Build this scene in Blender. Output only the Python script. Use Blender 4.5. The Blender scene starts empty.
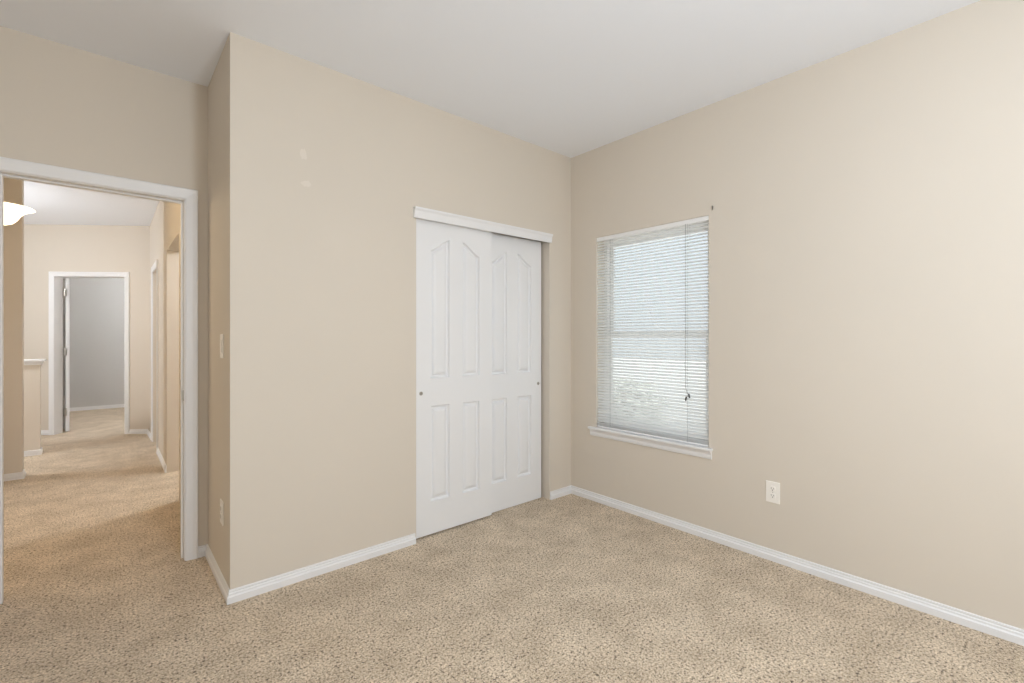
import bpy, bmesh, math, random
from mathutils import Vector, Matrix
random.seed(7)
S = bpy.context.scene
C = S.collection

# ---------------------------------------------------------------- camera
EYE = 1.262
CEIL = 2.712
YAW = math.atan2(0.6539, 0.7566)
cam_d = bpy.data.cameras.new('camera')
cam_d.lens = 468.5 / 1024 * 36
cam_d.sensor_width = 36
cam_d.sensor_fit = 'HORIZONTAL'
cam_d.shift_y = -(341.5 - 337.0) / 1024
cam_d.clip_start = 0.05
cam = bpy.data.objects.new('camera', cam_d)
C.objects.link(cam)
cam.location = (0, 0, EYE)
cam.rotation_euler = (math.radians(90), 0, -YAW)
S.camera = cam

# ---------------------------------------------------------------- world
W = bpy.data.worlds.new('sky')
S.world = W
W.use_nodes = True
wn = W.node_tree
wn.nodes.clear()
wo = wn.nodes.new('ShaderNodeOutputWorld')
wb = wn.nodes.new('ShaderNodeBackground')
wb.inputs['Color'].default_value = (0.86, 0.93, 1.0, 1)
wb.inputs['Strength'].default_value = 0.34
wn.links.new(wb.outputs[0], wo.inputs[0])

# ---------------------------------------------------------------- view
S.view_settings.view_transform = 'Standard'
S.view_settings.look = 'None'
S.view_settings.gamma = 1
S.view_settings.use_curve_mapping = False
S.view_settings.exposure = 1.74
S.cycles.use_denoising = True
S.cycles.max_bounces = 12
S.cycles.diffuse_bounces = 8
S.cycles.transparent_max_bounces = 12
S.cycles.sample_clamp_indirect = 4.0
S.cycles.caustics_reflective = False
S.cycles.caustics_refractive = False

R90 = math.radians(90)
WX = 2.846                       # inner face of the window wall

# high sun from behind the camera, grazing along the window wall: it lights the pale yard beyond the bedroom window
sl = bpy.data.lights.new('sun', 'SUN')
sl.energy = 2.2
sl.angle = math.radians(4)
sl.color = (1.0, 0.99, 0.97)
so = bpy.data.objects.new('sun', sl)
C.objects.link(so)
so.rotation_euler = Vector((0.06, 1.0, -1.15)).to_track_quat('-Z', 'Y').to_euler()

ROOM_FILL = (0.75, -0.60)  # where the added bedroom fill light hangs
HALL_LAMP = (-0.60, 5.05)

# ---------------------------------------------------------------- materials
def mat(name, color, rough=0.6, metal=0.0, spec=0.5):
    m = bpy.data.materials.new(name)
    m.use_nodes = True
    b = m.node_tree.nodes['Principled BSDF']
    b.inputs['Base Color'].default_value = (*color, 1)
    b.inputs['Roughness'].default_value = rough
    b.inputs['Metallic'].default_value = metal
    b.inputs['Specular IOR Level'].default_value = spec
    return m

def add_bump(m, scale, strength, dist=0.002, detail=2.0):
    nt = m.node_tree
    b = nt.nodes['Principled BSDF']
    g = nt.nodes.new('ShaderNodeNewGeometry')
    n = nt.nodes.new('ShaderNodeTexNoise')
    n.inputs['Scale'].default_value = scale
    n.inputs['Detail'].default_value = detail
    bp = nt.nodes.new('ShaderNodeBump')
    bp.inputs['Strength'].default_value = strength
    bp.inputs['Distance'].default_value = dist
    nt.links.new(g.outputs['Position'], n.inputs['Vector'])
    nt.links.new(n.outputs['Fac'], bp.inputs['Height'])
    nt.links.new(bp.outputs['Normal'], b.inputs['Normal'])

def mottle(m, c1, c2, scale):
    nt = m.node_tree
    b = nt.nodes['Principled BSDF']
    g = nt.nodes.new('ShaderNodeNewGeometry')
    n = nt.nodes.new('ShaderNodeTexNoise')
    n.inputs['Scale'].default_value = scale
    n.inputs['Detail'].default_value = 3
    r = nt.nodes.new('ShaderNodeValToRGB')
    r.color_ramp.elements[0].position = 0.35
    r.color_ramp.elements[1].position = 0.65
    r.color_ramp.elements[0].color = (*c1, 1)
    r.color_ramp.elements[1].color = (*c2, 1)
    nt.links.new(g.outputs['Position'], n.inputs['Vector'])
    nt.links.new(n.outputs['Fac'], r.inputs['Fac'])
    nt.links.new(r.outputs['Color'], b.inputs['Base Color'])

M = {}
M['wall'] = mat('beige_wall_paint', (0.67, 0.61, 0.532), 0.75, spec=0.3)
mottle(M['wall'], (0.662, 0.604, 0.527), (0.676, 0.616, 0.538), 1.3)

M['grey_wall'] = mat('grey_wall_paint', (0.60, 0.60, 0.60), 0.75, spec=0.3)

M['ceiling'] = mat('ceiling_paint', (0.84, 0.87, 0.93), 0.9, spec=0.2)

M['trim'] = mat('white_trim_paint', (0.80, 0.80, 0.81), 0.38)
M['door'] = mat('white_door_paint', (0.80, 0.805, 0.82), 0.42)
M['patch'] = mat('touch_up_paint', (0.71, 0.65, 0.575), 0.5)
M['vinyl'] = mat('white_vinyl', (0.86, 0.86, 0.86), 0.4)
M['cord'] = mat('grey_cord', (0.38, 0.38, 0.38), 0.8)
M['tassel'] = mat('dark_tassel', (0.05, 0.05, 0.05), 0.5)
M['metal'] = mat('brushed_nickel', (0.45, 0.43, 0.40), 0.35, 1.0)
M['plate'] = mat('white_plastic', (0.88, 0.85, 0.80), 0.35)
M['slot'] = mat('dark_slot', (0.05, 0.045, 0.04), 0.7)
M['concrete'] = mat('pale_concrete', (0.64, 0.63, 0.61), 0.9)
mottle(M['concrete'], (0.60, 0.59, 0.57), (0.68, 0.67, 0.65), 2.0)
M['leaf'] = mat('pale_leaf', (0.30, 0.34, 0.24), 0.7)
mottle(M['leaf'], (0.34, 0.37, 0.29), (0.66, 0.68, 0.60), 9.0)
M['bark'] = mat('bark', (0.20, 0.16, 0.12), 0.9)

# blind slats: thin white aluminium/vinyl, a little light passes
m = mat('blind_slat', (0.90, 0.90, 0.89), 0.45)
nt = m.node_tree
b = nt.nodes['Principled BSDF']
tr = nt.nodes.new('ShaderNodeBsdfTranslucent')
tr.inputs['Color'].default_value = (0.9, 0.9, 0.9, 1)
mx = nt.nodes.new('ShaderNodeMixShader')
mx.inputs[0].default_value = 0.42
nt.links.new(b.outputs[0], mx.inputs[1])
nt.links.new(tr.outputs[0], mx.inputs[2])
nt.links.new(mx.outputs[0], nt.nodes['Material Output'].inputs[0])
M['slat'] = m

# clear pane
m = bpy.data.materials.new('window_glass')
m.use_nodes = True
nt = m.node_tree
nt.nodes.clear()
out = nt.nodes.new('ShaderNodeOutputMaterial')
t = nt.nodes.new('ShaderNodeBsdfTransparent')
t.inputs['Color'].default_value = (0.93, 0.96, 0.96, 1)
g = nt.nodes.new('ShaderNodeBsdfGlossy')
g.inputs['Roughness'].default_value = 0.02
mx = nt.nodes.new('ShaderNodeMixShader')
mx.inputs[0].default_value = 0.04
nt.links.new(t.outputs[0], mx.inputs[1])
nt.links.new(g.outputs[0], mx.inputs[2])
nt.links.new(mx.outputs[0], out.inputs[0])
M['glass'] = m

def glow(name, color, strength):
    m = bpy.data.materials.new(name)
    m.use_nodes = True
    nt = m.node_tree
    b = nt.nodes['Principled BSDF']
    b.inputs['Base Color'].default_value = (0.9, 0.88, 0.84, 1)
    b.inputs['Roughness'].default_value = 0.3
    b.inputs['Emission Color'].default_value = (*color, 1)
    b.inputs['Emission Strength'].default_value = strength
    return m
M['bowl'] = glow('lit_frosted_glass', (1.0, 0.84, 0.60), 0.8)
M['warm_dome'] = glow('lit_warm_glass', (1.0, 0.82, 0.56), 14.0)
M['globe'] = glow('lit_opal_glass', (1.0, 0.96, 0.90), 24.0)
M['cool_dome'] = glow('lit_cool_glass', (1.0, 0.98, 0.95), 24.0)
M['dome'] = glow('lit_white_glass', (0.82, 0.91, 1.0), 23.0)

# carpet: speckled frieze pile
m = mat('carpet', (0.5, 0.4, 0.3), 0.95, spec=0.1)
nt = m.node_tree
b = nt.nodes['Principled BSDF']
b.inputs['Sheen Weight'].default_value = 0.15
g = nt.nodes.new('ShaderNodeNewGeometry')
def noise(scale, detail=2.0, rough=0.5):
    n = nt.nodes.new('ShaderNodeTexNoise')
    n.inputs['Scale'].default_value = scale
    n.inputs['Detail'].default_value = detail
    n.inputs['Roughness'].default_value = rough
    nt.links.new(g.outputs['Position'], n.inputs['Vector'])
    return n
def ramp(src, stops):
    r = nt.nodes.new('ShaderNodeValToRGB')
    e = r.color_ramp.elements
    while len(e) < len(stops):
        e.new(0.5)
    for i, (p, c) in enumerate(stops):
        e[i].position = p
        e[i].color = (*c, 1)
    nt.links.new(src, r.inputs['Fac'])
    return r
def mixc(fac, a, c, mode='MIX'):
    x = nt.nodes.new('ShaderNodeMix')
    x.data_type = 'RGBA'
    x.blend_type = mode
    if isinstance(fac, (int, float)):
        x.inputs['Factor'].default_value = fac
    else:
        nt.links.new(fac, x.inputs['Factor'])
    nt.links.new(a, x.inputs['A'])
    nt.links.new(c, x.inputs['B'])
    return x.outputs['Result']
fine = noise(125, 4, 0.7)
base = ramp(fine.outputs['Fac'], [(0.33, (0.24, 0.175, 0.11)), (0.48, (0.61, 0.495, 0.365)), (0.64, (0.92, 0.80, 0.64))])
speck = noise(82, 4, 0.7)
dark = ramp(speck.outputs['Fac'], [(0.385, (1, 1, 1)), (0.445, (0, 0, 0))])
blot = noise(5, 5, 0.65)
blr = ramp(blot.outputs['Fac'], [(0.36, (0.84, 0.82, 0.79)), (0.64, (1.08, 1.08, 1.08))])
dk = nt.nodes.new('ShaderNodeRGB')
dk.outputs[0].default_value = (0.085, 0.055, 0.032, 1)
mid = mixc(dark.outputs['Color'], base.outputs['Color'], dk.outputs[0])
fin = mixc(1.0, mid, blr.outputs['Color'], 'MULTIPLY')
nt.links.new(fin, b.inputs['Base Color'])
bp = nt.nodes.new('ShaderNodeBump')
bp.inputs['Strength'].default_value = 0.7
bp.inputs['Distance'].default_value = 0.008
nt.links.new(fine.outputs['Fac'], bp.inputs['Height'])
nt.links.new(bp.outputs['Normal'], b.inputs['Normal'])
M['carpet'] = m

# ---------------------------------------------------------------- helpers
def box(bm, x0, x1, y0, y1, z0, z1):
    v = [bm.verts.new((x, y, z)) for x in (x0, x1) for y in (y0, y1) for z in (z0, z1)]
    for f in ((0, 1, 3, 2), (4, 6, 7, 5), (0, 4, 5, 1), (2, 3, 7, 6), (0, 2, 6, 4), (1, 5, 7, 3)):
        bm.faces.new([v[i] for i in f])

def boxes(*specs):
    bm = bmesh.new()
    for s in specs:
        box(bm, *s)
    return bm

def lathe(bm, prof, n=40, center=(0, 0, 0), axis='Z'):
    rings = []
    for r, z in prof:
        ring = []
        for i in range(n):
            a = 2 * math.pi * i / n
            p = (r * math.cos(a), r * math.sin(a), z)
            if axis == 'Y':
                p = (p[0], p[2], p[1])
            if axis == 'X':
                p = (p[2], p[0], p[1])
            ring.append(bm.verts.new((p[0] + center[0], p[1] + center[1], p[2] + center[2])))
        rings.append(ring)
    for a, c in zip(rings, rings[1:]):
        for i in range(n):
            bm.faces.new((a[i], a[(i + 1) % n], c[(i + 1) % n], c[i]))
    for ring in (rings[0], rings[-1]):
        bm.faces.new(ring)

def tube(bm, pts, r, n=8):
    rings = []
    for i, p in enumerate(pts):
        p = Vector(p)
        d = (Vector(pts[min(i + 1, len(pts) - 1)]) - Vector(pts[max(i - 1, 0)])).normalized()
        u = d.orthogonal().normalized()
        w = d.cross(u)
        rings.append([bm.verts.new(p + r * (math.cos(2 * math.pi * k / n) * u + math.sin(2 * math.pi * k / n) * w)) for k in range(n)])
    for a, c in zip(rings, rings[1:]):
        for i in range(n):
            bm.faces.new((a[i], a[(i + 1) % n], c[(i + 1) % n], c[i]))
    bm.faces.new(rings[0])
    bm.faces.new(rings[-1])

def sweep(bm, stations):
    """stations: list of equally long vertex loops; joins them and caps the ends."""
    rows = [[bm.verts.new(p) for p in st] for st in stations]
    n = len(rows[0])
    for a, c in zip(rows, rows[1:]):
        for i in range(n):
            bm.faces.new((a[i], a[(i + 1) % n], c[(i + 1) % n], c[i]))
    bm.faces.new(rows[0])
    bm.faces.new(rows[-1])

def obj(name, bm, m, parent=None, local=False, bevel=0, smooth=False, kind=None, origin=None):
    bmesh.ops.recalc_face_normals(bm, faces=bm.faces)
    if parent is not None:
        off = Vector((0, 0, 0))
        q = parent
        while q is not None and not local:
            off = off + q.location
            q = q.parent
    elif origin is not None:
        off = Vector(origin)
    else:
        xs = [v.co for v in bm.verts]
        off = Vector(((min(p.x for p in xs) + max(p.x for p in xs)) / 2,
                      (min(p.y for p in xs) + max(p.y for p in xs)) / 2,
                      min(p.z for p in xs)))
    if not local:
        bmesh.ops.translate(bm, verts=bm.verts, vec=-off)
    me = bpy.data.meshes.new(name)
    bm.to_mesh(me)
    bm.free()
    me.materials.append(m)
    if smooth:
        for p in me.polygons:
            p.use_smooth = True
    o = bpy.data.objects.new(name, me)
    C.objects.link(o)
    if parent is not None:
        o.parent = parent
    else:
        o.location = off
    if bevel:
        md = o.modifiers.new('bevel', 'BEVEL')
        md.width = bevel
        md.segments = 2
        md.limit_method = 'ANGLE'
    if kind:
        o['kind'] = kind
    return o

def thing(name, loc, label=None, cat=None, rotz=0, group=None, kind=None):
    o = bpy.data.objects.new(name, None)
    o.empty_display_size = 0.1
    C.objects.link(o)
    o.location = loc
    o.rotation_euler = (0, 0, rotz)
    if label:
        o['label'] = label
        o['category'] = cat
    if group:
        o['group'] = group
    if kind:
        o['kind'] = kind
    return o

def tag(o, label, cat, group=None):
    o['label'] = label
    o['category'] = cat
    if group:
        o['group'] = group
    return o

# ---------------------------------------------------------------- shell
TOP = CEIL + 0.12
obj('floor', boxes((-4.02, 3.006, -1.9, 11.2, -0.12, 0.0)), M['carpet'], kind='structure')
obj('ceiling', boxes((-4.02, 3.006, -1.9, 11.2, CEIL, TOP)), M['ceiling'], kind='structure')

WT = 0.16
WY0, WY1, WZ0, WZ1 = 1.412, 2.304, 0.556, 2.025       # window opening
X0, X1 = WX, WX + WT
obj('wall_right', boxes(
    (X0, X1, -1.9, WY0, 0, CEIL), (X0, X1, WY0, WY1, 0, WZ0), (X0, X1, WY0, WY1, WZ1, CEIL),
    (X0, X1, WY1, 3.33, 0, CEIL)), M['wall'], kind='structure')

CY = 2.56                                             # closet wall face
CX0, CX1, CZ = 1.435, 2.597, 2.04
cw = obj('wall_closet', boxes(
    (0.442, CX0, CY, CY + 0.12, 0, CEIL), (CX0, CX1, CY, CY + 0.12, CZ, CEIL),
    (CX1, WX, CY, CY + 0.12, 0, CEIL)), M['wall'], kind='structure')
obj('wall_alcove', boxes((0.442, 0.562, CY + 0.12, 3.21, 0, CEIL)), M['wall'], kind='structure')

DY0, DY1 = 3.21, 3.33                                 # door wall
DX0, DX1, DZ = -0.384, 0.329, 2.035
obj('wall_front', boxes(
    (-1.45, DX0 - 0.02, DY0, DY1, 0, CEIL), (DX0 - 0.02, DX1 + 0.02, DY0, DY1, DZ + 0.02, CEIL),
    (DX1 + 0.02, WX, DY0, DY1, 0, CEIL)), M['wall'], kind='structure')
obj('wall_left', boxes((-1.45, -1.33, -1.9, 3.21, 0, CEIL)), M['wall'], kind='structure')
obj('wall_back', boxes((-1.45, WX, -1.9, -1.78, 0, CEIL)), M['wall'], kind='structure')

# hall
HX = 0.42
OY0, OY1, OZ = 4.42, 5.40, 2.07                       # open doorway on the hall's right
RY0, RY1, RZ = 6.40, 7.10, 2.04                       # closed door on the hall's right
obj('wall_hall_right', boxes(
    (HX, HX + 0.12, DY1, OY0, 0, CEIL), (HX, HX + 0.12, OY0, OY1, OZ, CEIL),
    (HX, HX + 0.12, OY1, RY0, 0, CEIL), (HX, HX + 0.12, RY0, RY1, RZ, CEIL),
    (HX, HX + 0.12, RY1, 7.80, 0, CEIL)), M['wall'], kind='structure')
obj('wall_hall_left', boxes((-1.42, -1.30, DY1, 5.07, 0, CEIL), (-1.30, -0.80, 4.95, 5.07, 0, CEIL), (-0.92, -0.80, 5.07, 6.01, 0, CEIL)), M['wall'], kind='structure')  # the jog is unseen, shaped to keep added hall light off the stub
obj('wall_hall_stub', boxes((-3.9, -0.573, 6.01, 6.13, 0, CEIL)), M['wall'], kind='structure')
# stairwell outer wall with a tall window
SX0, SX1 = -4.02, -3.90
obj('wall_stair', boxes(
    (SX0, SX1, 6.01, 11.1, 0, CEIL)), M['wall'], kind='structure')
# side room to the right of the hall
obj('wall_side_room', boxes(
    (0.54, 2.76, 5.9, 6.02, 0, CEIL),
    (2.76, 2.88, DY1, 6.02, 0, CEIL)), M['wall'], kind='structure')

# half wall at the stair
hw = obj('wall_half', boxes((-3.9, -0.545, 7.10, 7.22, 0, 1.0)), M['wall'], kind='structure')
cb = boxes((-3.9, -0.505, 7.06, 7.26, 1.0, 1.022), (-3.9, -0.53, 7.085, 7.235, 0.965, 1.0))
obj('cap', cb, M['trim'], hw, bevel=0.004)
obj('baseboard', boxes((-3.9, -0.53, 7.088, 7.10, 0, 0.06), (-0.545, -0.533, 7.10, 7.22, 0, 0.06)), M['trim'], hw, bevel=0.003)

# far wall, set at an angle
P0 = Vector((0.403, 7.74, 0))
A = math.atan2(0.604, -0.797)                         # local +x runs left along the wall, local -y... see below
FW = thing('wall_far', P0, rotz=A, kind='structure')
# in this local frame +x runs to the left along the wall and -y points away from the camera
f0, f1, fz = 0.285, 1.150, 2.045
wp = boxes((-0.06, f0 - 0.02, -0.12, 0, 0, CEIL), (f0 - 0.02, f1 + 0.02, -0.12, 0, fz + 0.02, CEIL),
           (f1 + 0.02, 5.35, -0.12, 0, 0, CEIL))
obj('wall_surface', wp, M['wall'], FW, local=True)

obj('wall_far_room', boxes((-2.2, 1.9, 10.92, 11.04, 0, CEIL), (-2.32, -2.2, 10.2, 11.04, 0, CEIL),
                           (1.9, 2.02, 6.02, 11.04, 0, CEIL)),
    M['grey_wall'], kind='structure')

# ---------------------------------------------------------------- baseboards
BP = [(0, 0), (0.015, 0), (0.015, 0.030), (0.009, 0.036), (0.0085, 0.044), (0.005, 0.049), (0.008, 0.054), (0.006, 0.060), (0, 0.061)]
def baseboard(name, pts, caps=True, parent=None, local=False):
    """pts: wall-line corner points in plan; the board stands to the left of the walking direction."""
    P = [Vector((p[0], p[1])) for p in pts]
    st = []
    for i, p in enumerate(P):
        d0 = (P[i] - P[i - 1]).normalized() if i > 0 else (P[1] - P[0]).normalized()
        d1 = (P[i + 1] - P[i]).normalized() if i < len(P) - 1 else d0
        n0 = Vector((-d0.y, d0.x))
        n1 = Vector((-d1.y, d1.x))
        m_ = (n0 + n1)
        m_ = m_ / (m_.dot(n0))
        st.append([Vector((p.x + m_.x * a, p.y + m_.y * a, z)) for a, z in BP])
    bm = bmesh.new()
    sweep(bm, st)
    return obj(name, bm, M['trim'], parent, local=local, kind=None if parent else 'structure')

# room side must be on the left of the walking direction
baseboard('baseboard_closet_left', [(CX0 - 0.008, CY), (0.442, CY), (0.442, DY0), (DX1 + 0.062, DY0)])
baseboard('baseboard_right', [(WX, -1.78), (WX, CY), (CX1 + 0.004, CY)])
baseboard('baseboard_hall_stub', [(-0.573, 6.13), (-0.573, 6.01), (-0.80, 6.01)])
baseboard('baseboard_hall_right', [(HX, OY1), (HX, RY0 - 0.06)])
baseboard('baseboard_hall_corner', [(HX, RY1 + 0.06), (0.403, 7.74), (P0.x - 0.797 * (f0 - 0.06), P0.y + 0.604 * (f0 - 0.06))])
baseboard('baseboard_far_wall', [(P0.x - 0.797 * (f1 + 0.06), P0.y + 0.604 * (f1 + 0.06)), (P0.x - 0.797 * 2.6, P0.y + 0.604 * 2.6)])
baseboard('baseboard_far_room', [(1.9, 10.92), (-2.2, 10.92)])

# ---------------------------------------------------------------- door frames
CP = [(0.0, 0.0), (0.0, 0.009), (0.006, 0.012), (0.036, 0.015), (0.050, 0.018), (0.057, 0.018), (0.060, 0.014), (0.060, 0.0)]
def casing_bm(x0, x1, h, y, out):
    """three-sided casing in the XZ plane at depth y; 'out' = +1/-1 direction it stands proud in y."""
    bm = bmesh.new()
    def pt(side, w, d):
        return {0: (x0 - w, y + out * d, 0), 1: (x0 - w, y + out * d, h + w),
                2: (x1 + w, y + out * d, h + w), 3: (x1 + w, y + out * d, 0)}[side]
    sweep(bm, [[pt(s, w, d) for w, d in CP] for s in range(4)])
    return bm

d1 = thing('door_1', ((DX0 + DX1) / 2, DY0, 0), kind='structure')
obj('casing', casing_bm(DX0 - 0.004, DX1 + 0.004, DZ + 0.004, DY0, -1), M['trim'], d1)
obj('casing', casing_bm(DX0 - 0.004, DX1 + 0.004, DZ + 0.004, DY1, 1), M['trim'], d1)
obj('jamb', boxes((DX0 - 0.02, DX0, DY0, DY1, 0, DZ), (DX1, DX1 + 0.02, DY0, DY1, 0, DZ),
                  (DX0 - 0.02, DX1 + 0.02, DY0, DY1, DZ, DZ + 0.02)), M['trim'], d1, bevel=0.0015)
obj('door_stop', boxes((DX0, DX0 + 0.010, DY0 + 0.042, DY0 + 0.075, 0, DZ), (DX1 - 0.010, DX1, DY0 + 0.042, DY0 + 0.075, 0, DZ),
                       (DX0 + 0.010, DX1 - 0.010, DY0 + 0.042, DY0 + 0.075, DZ - 0.010, DZ)), M['trim'], d1, bevel=0.002)
obj('strike_plate', boxes((DX1 - 0.0035, DX1 + 0.0, DY0 + 0.006, DY0 + 0.036, 0.90, 0.96)), M['metal'], d1, bevel=0.001)

# hall right: open doorway trim is plain drywall; closed door further on
def frame_x(x, y0, y1, h, out):
    bm = bmesh.new()
    def pt(side, w, d):
        return {0: (x + out * d, y0 - w, 0), 1: (x + out * d, y0 - w, h + w),
                2: (x + out * d, y1 + w, h + w), 3: (x + out * d, y1 + w, 0)}[side]
    sweep(bm, [[pt(s, w, d) for w, d in CP] for s in range(4)])
    return bm
d3 = thing('door_3', (HX, (RY0 + RY1) / 2, 0), kind='structure')
obj('casing', frame_x(HX, RY0, RY1, RZ, -1), M['trim'], d3)
obj('door_leaf', boxes((HX + 0.03, HX + 0.065, RY0 + 0.003, RY1 - 0.003, 0.01, RZ - 0.003)), M['door'], d3, bevel=0.002)

# far doorway in the angled wall (local frame of wall_far)
d2 = thing('door_2', P0, rotz=A, kind='structure')
obj('casing', casing_bm(f0, f1, fz, 0, 1), M['trim'], d2, local=True)
obj('jamb', boxes((f0 - 0.02, f0, -0.12, 0, 0, fz), (f1, f1 + 0.02, -0.12, 0, 0, fz),
                  (f0 - 0.02, f1 + 0.02, -0.12, 0, fz, fz + 0.02)), M['trim'], d2, local=True, bevel=0.0015)
# the leaf stands open into the far room, hinged at the left jamb
HT = math.radians(-46)
hp = Vector((f1, -0.128, 0))
def leaf_pt(a, b_, z):
    ca, sa = math.cos(HT), math.sin(HT)
    return (hp.x + a * ca - b_ * sa, hp.y + a * sa + b_ * ca, z)
bm = bmesh.new()
vs = [bm.verts.new(leaf_pt(a, b_, z)) for a in (0.004, 0.80) for b_ in (-0.060, -0.022) for z in (0.012, fz - 0.005)]
for f in ((0, 1, 3, 2), (4, 6, 7, 5), (0, 4, 5, 1), (2, 3, 7, 6), (0, 2, 6, 4), (1, 5, 7, 3)):
    bm.faces.new([vs[i] for i in f])
leaf = obj('door_leaf', bm, M['door'], d2, local=True, bevel=0.002)
for hz in (0.22, 1.02, 1.80):
    bm = bmesh.new()
    lathe(bm, [(0.017, hz), (0.017, hz + 0.10)], 12, (hp.x - 0.014, hp.y - 0.008, 0))
    obj('hinge', bm, M['metal'], leaf, local=True, smooth=False)

# ---------------------------------------------------------------- closet doors
DW, DH = 0.605, 2.004
XA = [(0.113, 0.254), (0.358, 0.498)]                 # the two panel columns
def closet_leaf():
    bm = bmesh.new()
    T = 0.035
    arch = []
    N = 10
    def curve(t):                                    # rises from the outer to the inner end
        return 0.085 * (t * t * (3 - 2 * t)) * 0.55 + 0.085 * t * 0.45
    panels = []
    for c, (a, e) in enumerate(XA):
        panels.append([(a, 0.205), (e, 0.205), (e, 0.812), (a, 0.812)])
        top = []
        for i in range(N + 1):
            t = i / N
            z = 1.800 + (curve(t) if c == 0 else curve(1 - t))
            top.append((a + (e - a) * t, z))
        panels.append([(a, 0.988), (e, 0.988)] + top[::-1])
    def face(pts, y=0.0):
        bm.faces.new([bm.verts.new((x, y, z)) for x, z in pts])
    # stiles, rails, mullion
    for x0, x1 in ((0, XA[0][0]), (XA[0][1], XA[1][0]), (XA[1][1], DW)):
        face([(x0, 0), (x1, 0), (x1, DH), (x0, DH)])
    for c, (a, e) in enumerate(XA):
        face([(a, 0), (e, 0), (e, 0.205), (a, 0.205)])
        face([(a, 0.812), (e, 0.812), (e, 0.988), (a, 0.988)])
        top = panels[c * 2 + 1][2:][::-1]
        for p, q in zip(top, top[1:]):
            face([p, q, (q[0], DH), (p[0], DH)])
    # molded panels
    def inset(poly, d):
        n = len(poly)
        out_ = []
        for i in range(n):
            p0, p1, p2 = Vector(poly[i - 1]), Vector(poly[i]), Vector(poly[(i + 1) % n])
            e0, e1 = (p1 - p0).normalized(), (p2 - p1).normalized()
            n0, n1 = Vector((-e0.y, e0.x)), Vector((-e1.y, e1.x))
            m_ = n0 + n1
            m_ = m_ / m_.dot(n0)
            out_.append(p1 + m_ * d)
        return out_
    for pi, poly in enumerate(panels):
        prev = None
        for d, y in ((0, 0), (0.003, 0.012), (0.009, 0.018), (0.018, 0.018), (0.028, 0.007), (0.040, 0.003)):
            if len(poly) == 4:
                q_ = inset(poly, d)
            else:                                    # arched top: follow the curve between the shrunken sides
                c_ = pi // 2
                a, e = XA[c_]
                q_ = [(a + d, 0.988 + d), (e - d, 0.988 + d)]
                for k in range(N, -1, -1):
                    x_ = a + d + (e - a - 2 * d) * k / N
                    t_ = (x_ - a) / (e - a)
                    q_.append((x_, 1.800 + (curve(t_) if c_ == 0 else curve(1 - t_)) - 1.15 * d))
            lp = [bm.verts.new((p[0], y, p[1])) for p in q_]
            if prev:
                n = len(lp)
                for i in range(n):
                    bm.faces.new((prev[i], prev[(i + 1) % n], lp[(i + 1) % n], lp[i]))
            prev = lp
        b0, b1, tops = prev[0], prev[1], prev[2:][::-1]
        a0, a1 = b0.co.x, b1.co.x
        if len(tops) == 2:
            bm.faces.new(prev)
        else:
            low = [bm.verts.new((t_.co.x, b0.co.y, b0.co.z)) for t_ in tops]
            for k in range(len(tops) - 1):
                bm.faces.new((low[k], low[k + 1], tops[k + 1], tops[k]))
    # back and edges
    c = [(0, 0), (DW, 0), (DW, DH), (0, DH)]
    bm.faces.new([bm.verts.new((x, T, z)) for x, z in reversed(c)])
    for p, q in zip(c, c[1:] + c[:1]):
        bm.faces.new([bm.verts.new(v) for v in ((p[0], 0, p[1]), (p[0], T, p[1]), (q[0], T, q[1]), (q[0], 0, q[1]))])
    bmesh.ops.remove_doubles(bm, verts=bm.verts, dist=0.0002)
    return bm
def pull_bm(x):
    bm = bmesh.new()
    lathe(bm, [(0.0125, 0.001), (0.0125, -0.0015), (0.0095, -0.002), (0.008, -0.0005), (0.001, -0.0004)], 24, (x, 0, 0.897), 'Y')
    return bm
def closet_door(x, y, px, label, z=0.012):
    t = thing('sliding_closet_door', (x, y, z), label, 'closet door', group='sliding closet doors')
    o = obj('door_panel', closet_leaf(), M['door'], t, local=True)
    obj('finger_pull', pull_bm(px), M['metal'], t, local=True, smooth=False)
    return t
closet_door(1.440, 2.585, 0.043, 'white molded closet door on the left, sliding in front of its twin, pull at its left edge')
closet_door(1.970, 2.630, 0.572, 'white molded closet door on the right, sliding behind its twin, nearest the window', 0.003)

# header board hiding the sliding track
bm = bmesh.new()
prof = [(0.0, 0.0), (-0.016, 0.0), (-0.018, 0.012), (-0.022, 0.042), (-0.030, 0.054), (-0.030, 0.064), (0.0, 0.064)]
sweep(bm, [[(x, CY + a, 1.992 + z) for a, z in prof] for x in (1.414, 2.606)])
obj('trim_1', bm, M['trim'], kind='structure')
ct = boxes((CX0, CX1, CY + 0.022, CY + 0.026, 2.020, 2.04), (CX0, CX1, CY + 0.026, CY + 0.110, 2.034, 2.04))
obj('trim_2', ct, M['metal'], kind='structure')

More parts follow.
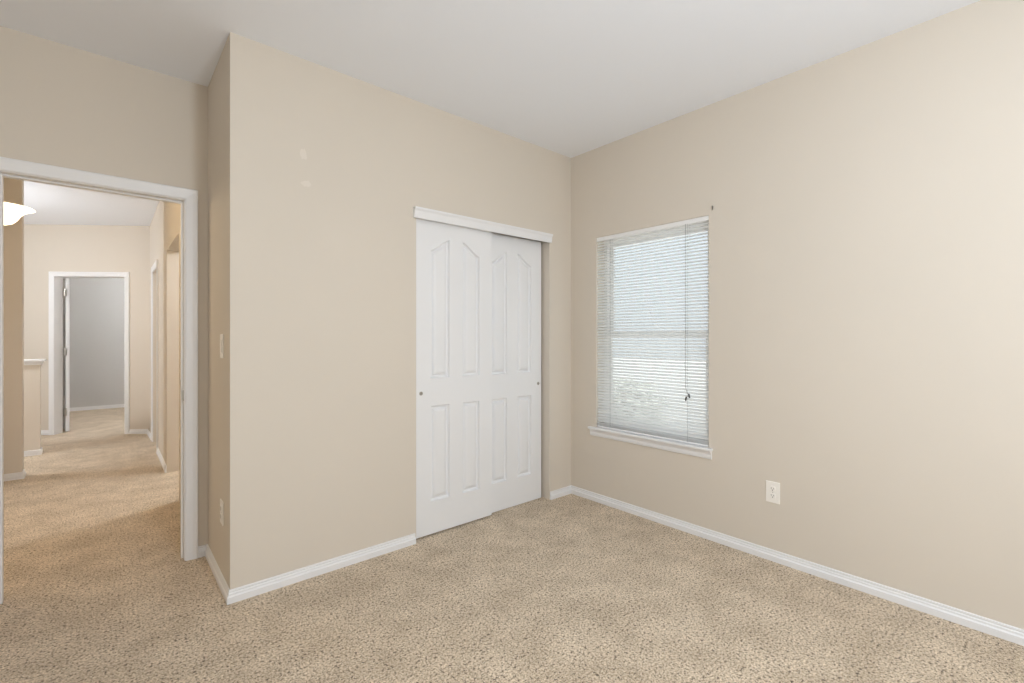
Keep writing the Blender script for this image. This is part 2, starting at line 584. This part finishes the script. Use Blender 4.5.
# ---------------------------------------------------------------- window
w1 = thing('window_1', (WX, (WY0 + WY1) / 2, WZ0), kind='structure')
FX0, FX1 = WX + 0.095, WX + 0.155
obj('window_frame', boxes((FX0, FX1, WY0, WY0 + 0.035, WZ0, WZ1), (FX0, FX1, WY1 - 0.035, WY1, WZ0, WZ1),
                          (FX0, FX1, WY0 + 0.035, WY1 - 0.035, WZ1 - 0.035, WZ1),
                          (FX0, FX1, WY0 + 0.035, WY1 - 0.035, WZ0, WZ0 + 0.035)), M['vinyl'], w1, bevel=0.002)
MR = 1.275
def sash(x0, x1, z0, z1):
    a, c, s = WY0 + 0.035, WY1 - 0.035, 0.035
    o = obj('sash', boxes((x0, x1, a, a + s, z0, z1), (x0, x1, c - s, c, z0, z1),
                          (x0, x1, a + s, c - s, z1 - s, z1), (x0, x1, a + s, c - s, z0, z0 + s)), M['vinyl'], w1, bevel=0.002)
    obj('glass', boxes(((x0 + x1) / 2 - 0.002, (x0 + x1) / 2 + 0.002, a + s, c - s, z0 + s, z1 - s)), M['glass'], w1)
sash(FX0 + 0.005, FX0 + 0.028, WZ0 + 0.035, MR + 0.02)
sash(FX0 + 0.030, FX0 + 0.053, MR - 0.018, WZ1 - 0.035)
bm = boxes((WX - 0.034, WX + 0.094, WY0, WY1, WZ0 - 0.003, WZ0 + 0.014), (WX - 0.034, WX - 0.0005, WY0 - 0.030, WY0, WZ0 - 0.003, WZ0 + 0.014),
           (WX - 0.034, WX - 0.0005, WY1, WY1 + 0.058, WZ0 - 0.003, WZ0 + 0.014))
obj('window_sill', bm, M['trim'], w1, bevel=0.004)
bm = bmesh.new()
ap = [(0.0, 0.0), (-0.008, 0.0), (-0.012, 0.012), (-0.013, 0.030), (-0.020, 0.046), (-0.022, 0.052), (0.0, 0.052)]
sweep(bm, [[(WX + a - 0.0005, y, WZ0 - 0.055 + z) for a, z in ap] for y in (WY0 - 0.022, WY1 + 0.050)])
obj('window_apron', bm, M['trim'], w1)

# ---------------------------------------------------------------- mini blind
BXc = WX + 0.019
by0, by1 = WY0 + 0.006, WY1 - 0.005
bl = thing('mini_blind', (BXc, (by0 + by1) / 2, WZ0), 'white horizontal mini blind fully lowered inside the window recess', 'window blind')
bm = boxes((BXc - 0.014, BXc + 0.014, by0 - 0.004, by1 + 0.004, WZ1 - 0.030, WZ1 - 0.0005))
obj('headrail', bm, M['vinyl'], bl, bevel=0.002)
sl_top = WZ1 - 0.045
pitch = 0.0212
stack_n = 6
TILT = math.radians(38)
def slat_bm(tilt):
    bm = bmesh.new()
    n = 5
    w = 0.025
    rows = []
    for i in range(n + 1):
        t = i / n - 0.5
        a = t * w
        crown = 0.0022 * (1 - (2 * t) ** 2)
        ca, sa = math.cos(tilt), math.sin(tilt)
        for th in (0.0, 0.0004):
            pass
        x = a * ca - (crown) * sa
        z = a * sa + crown * ca
        rows.append(((x, z), (x + 0.0004 * sa, z - 0.0004 * ca)))
    L = (by1 - by0) / 2
    loop = [r[0] for r in rows] + [r[1] for r in reversed(rows)]
    sweep(bm, [[(x, y, z) for x, z in loop] for y in (-L, L)])
    return bm
slat0 = obj('slat', slat_bm(TILT), M['slat'], bl, local=True, smooth=False)
zb = WZ0 + 0.014
n_main = int((sl_top - (zb + 0.040)) / pitch)
def put(o, z, rz=0.0):
    o.location = (0, 0, z - WZ0)
put(slat0, sl_top)
for i in range(1, n_main + 1):
    c = slat0.copy()
    C.objects.link(c)
    c.parent = bl
    put(c, sl_top - i * pitch)
    c.rotation_euler = (random.uniform(-0.0006, 0.0006), random.uniform(-0.012, 0.012), 0)
flat0 = obj('slat', slat_bm(math.radians(3)), M['slat'], bl, local=True)
put(flat0, zb + 0.018)
for i in range(1, stack_n):
    c = flat0.copy()
    C.objects.link(c)
    c.parent = bl
    put(c, zb + 0.018 + i * 0.0032)
obj('bottom_rail', boxes((BXc - 0.012, BXc + 0.012, by0, by1, zb + 0.002, zb + 0.014)), M['vinyl'], bl, bevel=0.002)
for y in (1.555, 2.175):
    bm = bmesh.new()
    for dx in (-0.0135, 0.0135):
        tube(bm, [(BXc + dx, y, zb + 0.012), (BXc + dx, y, WZ1 - 0.03)], 0.0009, 6)
    obj('ladder_cord', bm, M['cord'], bl)
bm = bmesh.new()
pc = [(BXc - 0.018, 1.568, WZ1 - 0.028), (BXc - 0.020, 1.566, 1.5), (BXc - 0.020, 1.565, 0.93), (BXc - 0.021, 1.558, 0.905), (BXc - 0.021, 1.549, 0.893)]
tube(bm, pc, 0.0018, 6)
pull = obj('lift_cord', bm, M['cord'], bl)
for (y, z, dy) in ((1.544, 0.882, -0.006), (1.560, 0.862, 0.005)):
    bm = bmesh.new()
    tube(bm, [(BXc - 0.021, y, z + 0.013), (BXc - 0.021, y + dy * 0.5, z), (BXc - 0.021, y + dy, z - 0.014)], 0.005, 8)
    obj('tassel', bm, M['tassel'], pull, local=False)

# ---------------------------------------------------------------- wall plates
def outlet(loc, rotz, label, group=None):
    """faces local -y"""
    t = thing('wall_outlet', loc, label, 'outlet', rotz)
    bm = boxes((-0.037, 0.037, -0.005, 0.0, -0.060, 0.060))
    pl = obj('cover_plate', bm, M['plate'], t, local=True, bevel=0.003)
    for s in (-1, 1):
        bm = bmesh.new()
        lathe(bm, [(0.0165, -0.005), (0.0165, -0.0075), (0.0155, -0.008)], 20, (0, 0, s * 0.0195), 'Y')
        r = obj('receptacle', bm, M['plate'], t, local=True)
        bm = boxes((-0.0075, -0.0055, -0.0085, -0.0079, s * 0.0195 - 0.001, s * 0.0195 + 0.008),
                   (0.0055, 0.0075, -0.0085, -0.0079, s * 0.0195 - 0.001, s * 0.0195 + 0.007),
                   (-0.0025, 0.0025, -0.0085, -0.0079, s * 0.0195 - 0.009, s * 0.0195 - 0.0045))
        obj('slot', bm, M['slot'], r, local=True)
    bm = bmesh.new()
    lathe(bm, [(0.003, -0.005), (0.003, -0.006)], 10, (0, 0, 0), 'Y')
    obj('screw', bm, M['metal'], t, local=True)
    return t
# facing -X: rotate so local -y -> -x
outlet((WX, 1.038, 0.386), -math.pi / 2, 'white duplex outlet low on the wall right of the window')
outlet((0.442, 2.755, 0.375), -math.pi / 2, 'white outlet low on the narrow alcove wall beside the doorway')
t = thing('light_switch', (0.442, 2.755, 1.216), 'white light switch at hand height on the narrow alcove wall', 'light switch', -math.pi / 2)
obj('cover_plate', boxes((-0.037, 0.037, -0.005, 0.0, -0.060, 0.060)), M['plate'], t, local=True, bevel=0.003)
obj('rocker', boxes((-0.0165, 0.0165, -0.009, -0.005, -0.033, 0.033)), M['plate'], t, local=True, bevel=0.002)

# ---------------------------------------------------------------- small marks on the walls
def blob_bm(pts, y0, y1):
    bm = bmesh.new()
    a = [bm.verts.new((x, y0, z)) for x, z in pts]
    c = [bm.verts.new((x, y1, z)) for x, z in pts]
    n = len(pts)
    for i in range(n):
        bm.faces.new((a[i], a[(i + 1) % n], c[(i + 1) % n], c[i]))
    bm.faces.new(a)
    bm.faces.new(c)
    return bm
def wobble(cx, cz, rx, rz, n=16, seed=1):
    rnd = random.Random(seed)
    return [(cx + rx * math.cos(2 * math.pi * i / n) * rnd.uniform(0.6, 1.1), cz + rz * math.sin(2 * math.pi * i / n) * rnd.uniform(0.6, 1.1)) for i in range(n)]
for cx, cz, rx, rz, sd in ((0.775, 2.215, 0.020, 0.034, 3), (0.790, 2.065, 0.030, 0.020, 4)):
    obj('paint_patch', blob_bm(wobble(cx, cz, rx, rz, seed=sd), CY - 0.0006, CY - 0.0001), M['patch'], cw)
bm = boxes((WX - 0.010, WX, 1.384, 1.388, 2.052, 2.076))
tag(obj('nail', bm, M['metal']), 'small metal nail or hook in the wall just above the window\'s right corner', 'nail')

# ---------------------------------------------------------------- lamps
def bowl_lamp(name, x, y, zrim, R, label, depth=0.13, m='bowl'):
    t = thing(name, (x, y, zrim - depth), label, 'ceiling lamp')
    bm = bmesh.new()
    pr = [(0.006, 0.0), (0.22, 0.004), (0.38, 0.018), (0.50, 0.045), (0.60, 0.080), (0.72, 0.106), (0.86, 0.122), (1.0, 0.132)]
    pr = [(max(R * a, 0.006), zrim - depth + z * depth / 0.132) for a, z in pr]
    inner = [(r * 0.965, z + 0.006) for r, z in reversed(pr)]
    lathe(bm, pr + inner, 48, (x, y, 0))
    obj('bowl_shade', bm, M[m], t, smooth=True)
    bm = bmesh.new()
    lathe(bm, [(0.007, zrim - depth - 0.0), (0.007, CEIL - 0.02)], 12, (x, y, 0))
    obj('rod', bm, M['metal'], t)
    bm = bmesh.new()
    lathe(bm, [(0.02, CEIL - 0.028), (0.055, CEIL - 0.012), (0.06, CEIL)], 28, (x, y, 0))
    obj('canopy', bm, M['metal'], t, smooth=True)
    return t
bowl_lamp('pendant_lamp', HALL_LAMP[0], HALL_LAMP[1], 2.215, 0.19, 'glowing frosted glass bowl lamp hanging in the hallway at the left edge')
def fill_bulb(name, x, y, z, R, power, color, label):
    """added fill light outside the view, built as a glowing globe on a rod; the light itself is the glass ball"""
    t = thing(name, (x, y, z - R), label, 'ceiling lamp')
    l = bpy.data.lights.new('bulb', 'POINT')
    l.energy = power
    l.color = color
    l.shadow_soft_size = R
    o = bpy.data.objects.new('bulb', l)
    C.objects.link(o)
    o.location = (0, 0, R)
    o.parent = t
    bm = bmesh.new()
    lathe(bm, [(0.02, z + R + 0.001), (0.022, z + R + 0.03), (0.007, z + R + 0.035), (0.007, CEIL - 0.02)], 12, (x, y, 0))
    obj('socket', bm, M['metal'], t)
    bm = bmesh.new()
    lathe(bm, [(0.02, CEIL - 0.028), (0.055, CEIL - 0.012), (0.06, CEIL)], 28, (x, y, 0))
    obj('canopy', bm, M['metal'], t, smooth=True)
fill_bulb('bedroom_fill', ROOM_FILL[0], ROOM_FILL[1], 1.75, 0.15, 34, (0.82, 0.91, 1.0), 'large unseen globe added as fill light in the middle of the bedroom')  # added fill light for the whole bedroom, out of view
fill_bulb('landing_fill', -1.7, 6.62, 2.0, 0.08, 21, (0.92, 0.96, 1.0), 'unseen globe light added over the stair landing, standing in for daylight left of the hall')  # unseen source put in to brighten the landing floor
fill_bulb('far_room_fill', 1.1, 9.6, 2.45, 0.10, 17, (1.0, 0.98, 0.95), 'unseen globe light added to brighten the far grey room')  # added light for the wall behind the far doorway
fill_bulb('side_room_fill', 1.6, 4.9, 2.45, 0.10, 18, (0.90, 0.95, 1.0), 'unseen globe light added to brighten the side room off the hall')  # invented source that whitens the opening and the hall carpet
fill_bulb('hall_fill', -1.0, 4.25, 2.08, 0.08, 5.4, (1.0, 0.82, 0.56), 'small warm globe light, unseen, added in the hall just beyond the bedroom doorway')  # added out of view to light the alcove wall through the doorway

# ---------------------------------------------------------------- outside
obj('ground', boxes((3.006, 30, -14, 22, -0.35, -0.25)), M['concrete'], kind='structure')
def leafy(name, x, y, z0, z1, r, n, ls, label, cat, seed):
    rnd = random.Random(seed)
    t = thing(name, (x, y, -0.25), label, cat)
    bm = bmesh.new()
    for i in range(n):
        a, c = rnd.uniform(0, 2 * math.pi), rnd.uniform(-1, 1)
        k = rnd.random() ** 0.4
        s = math.sqrt(1 - c * c)
        p = Vector((x + r * k * s * math.cos(a), y + r * k * s * math.sin(a), (z0 + z1) / 2 + (z1 - z0) / 2 * k * c))
        d = Vector((rnd.uniform(-1, 1), rnd.uniform(-1, 1), rnd.uniform(-1, 1))).normalized()
        u = d.orthogonal().normalized() * ls * 0.4
        e = d * ls
        bm.faces.new([bm.verts.new(q) for q in (p - e, p + u, p + e, p - u)])
    obj('foliage', bm, M['leaf'], t)
    bm = bmesh.new()
    for k in range(5):
        a = rnd.uniform(0, 6.28)
        tube(bm, [(x, y, -0.27), (x + 0.3 * r * math.cos(a) * 0.4, y + 0.3 * r * math.sin(a) * 0.4, (z0 + z1) / 2 * 0.5), (x + r * 0.6 * math.cos(a), y + r * 0.6 * math.sin(a), z1 * 0.8)], 0.02 + 0.02 * r, 6)
    obj('stem', bm, M['bark'], t)
leafy('garden_shrub', 4.9, 3.5, -0.1, 0.75, 0.55, 1500, 0.05, 'pale leafy shrub outside, glimpsed through the lower slats', 'shrub', 5)
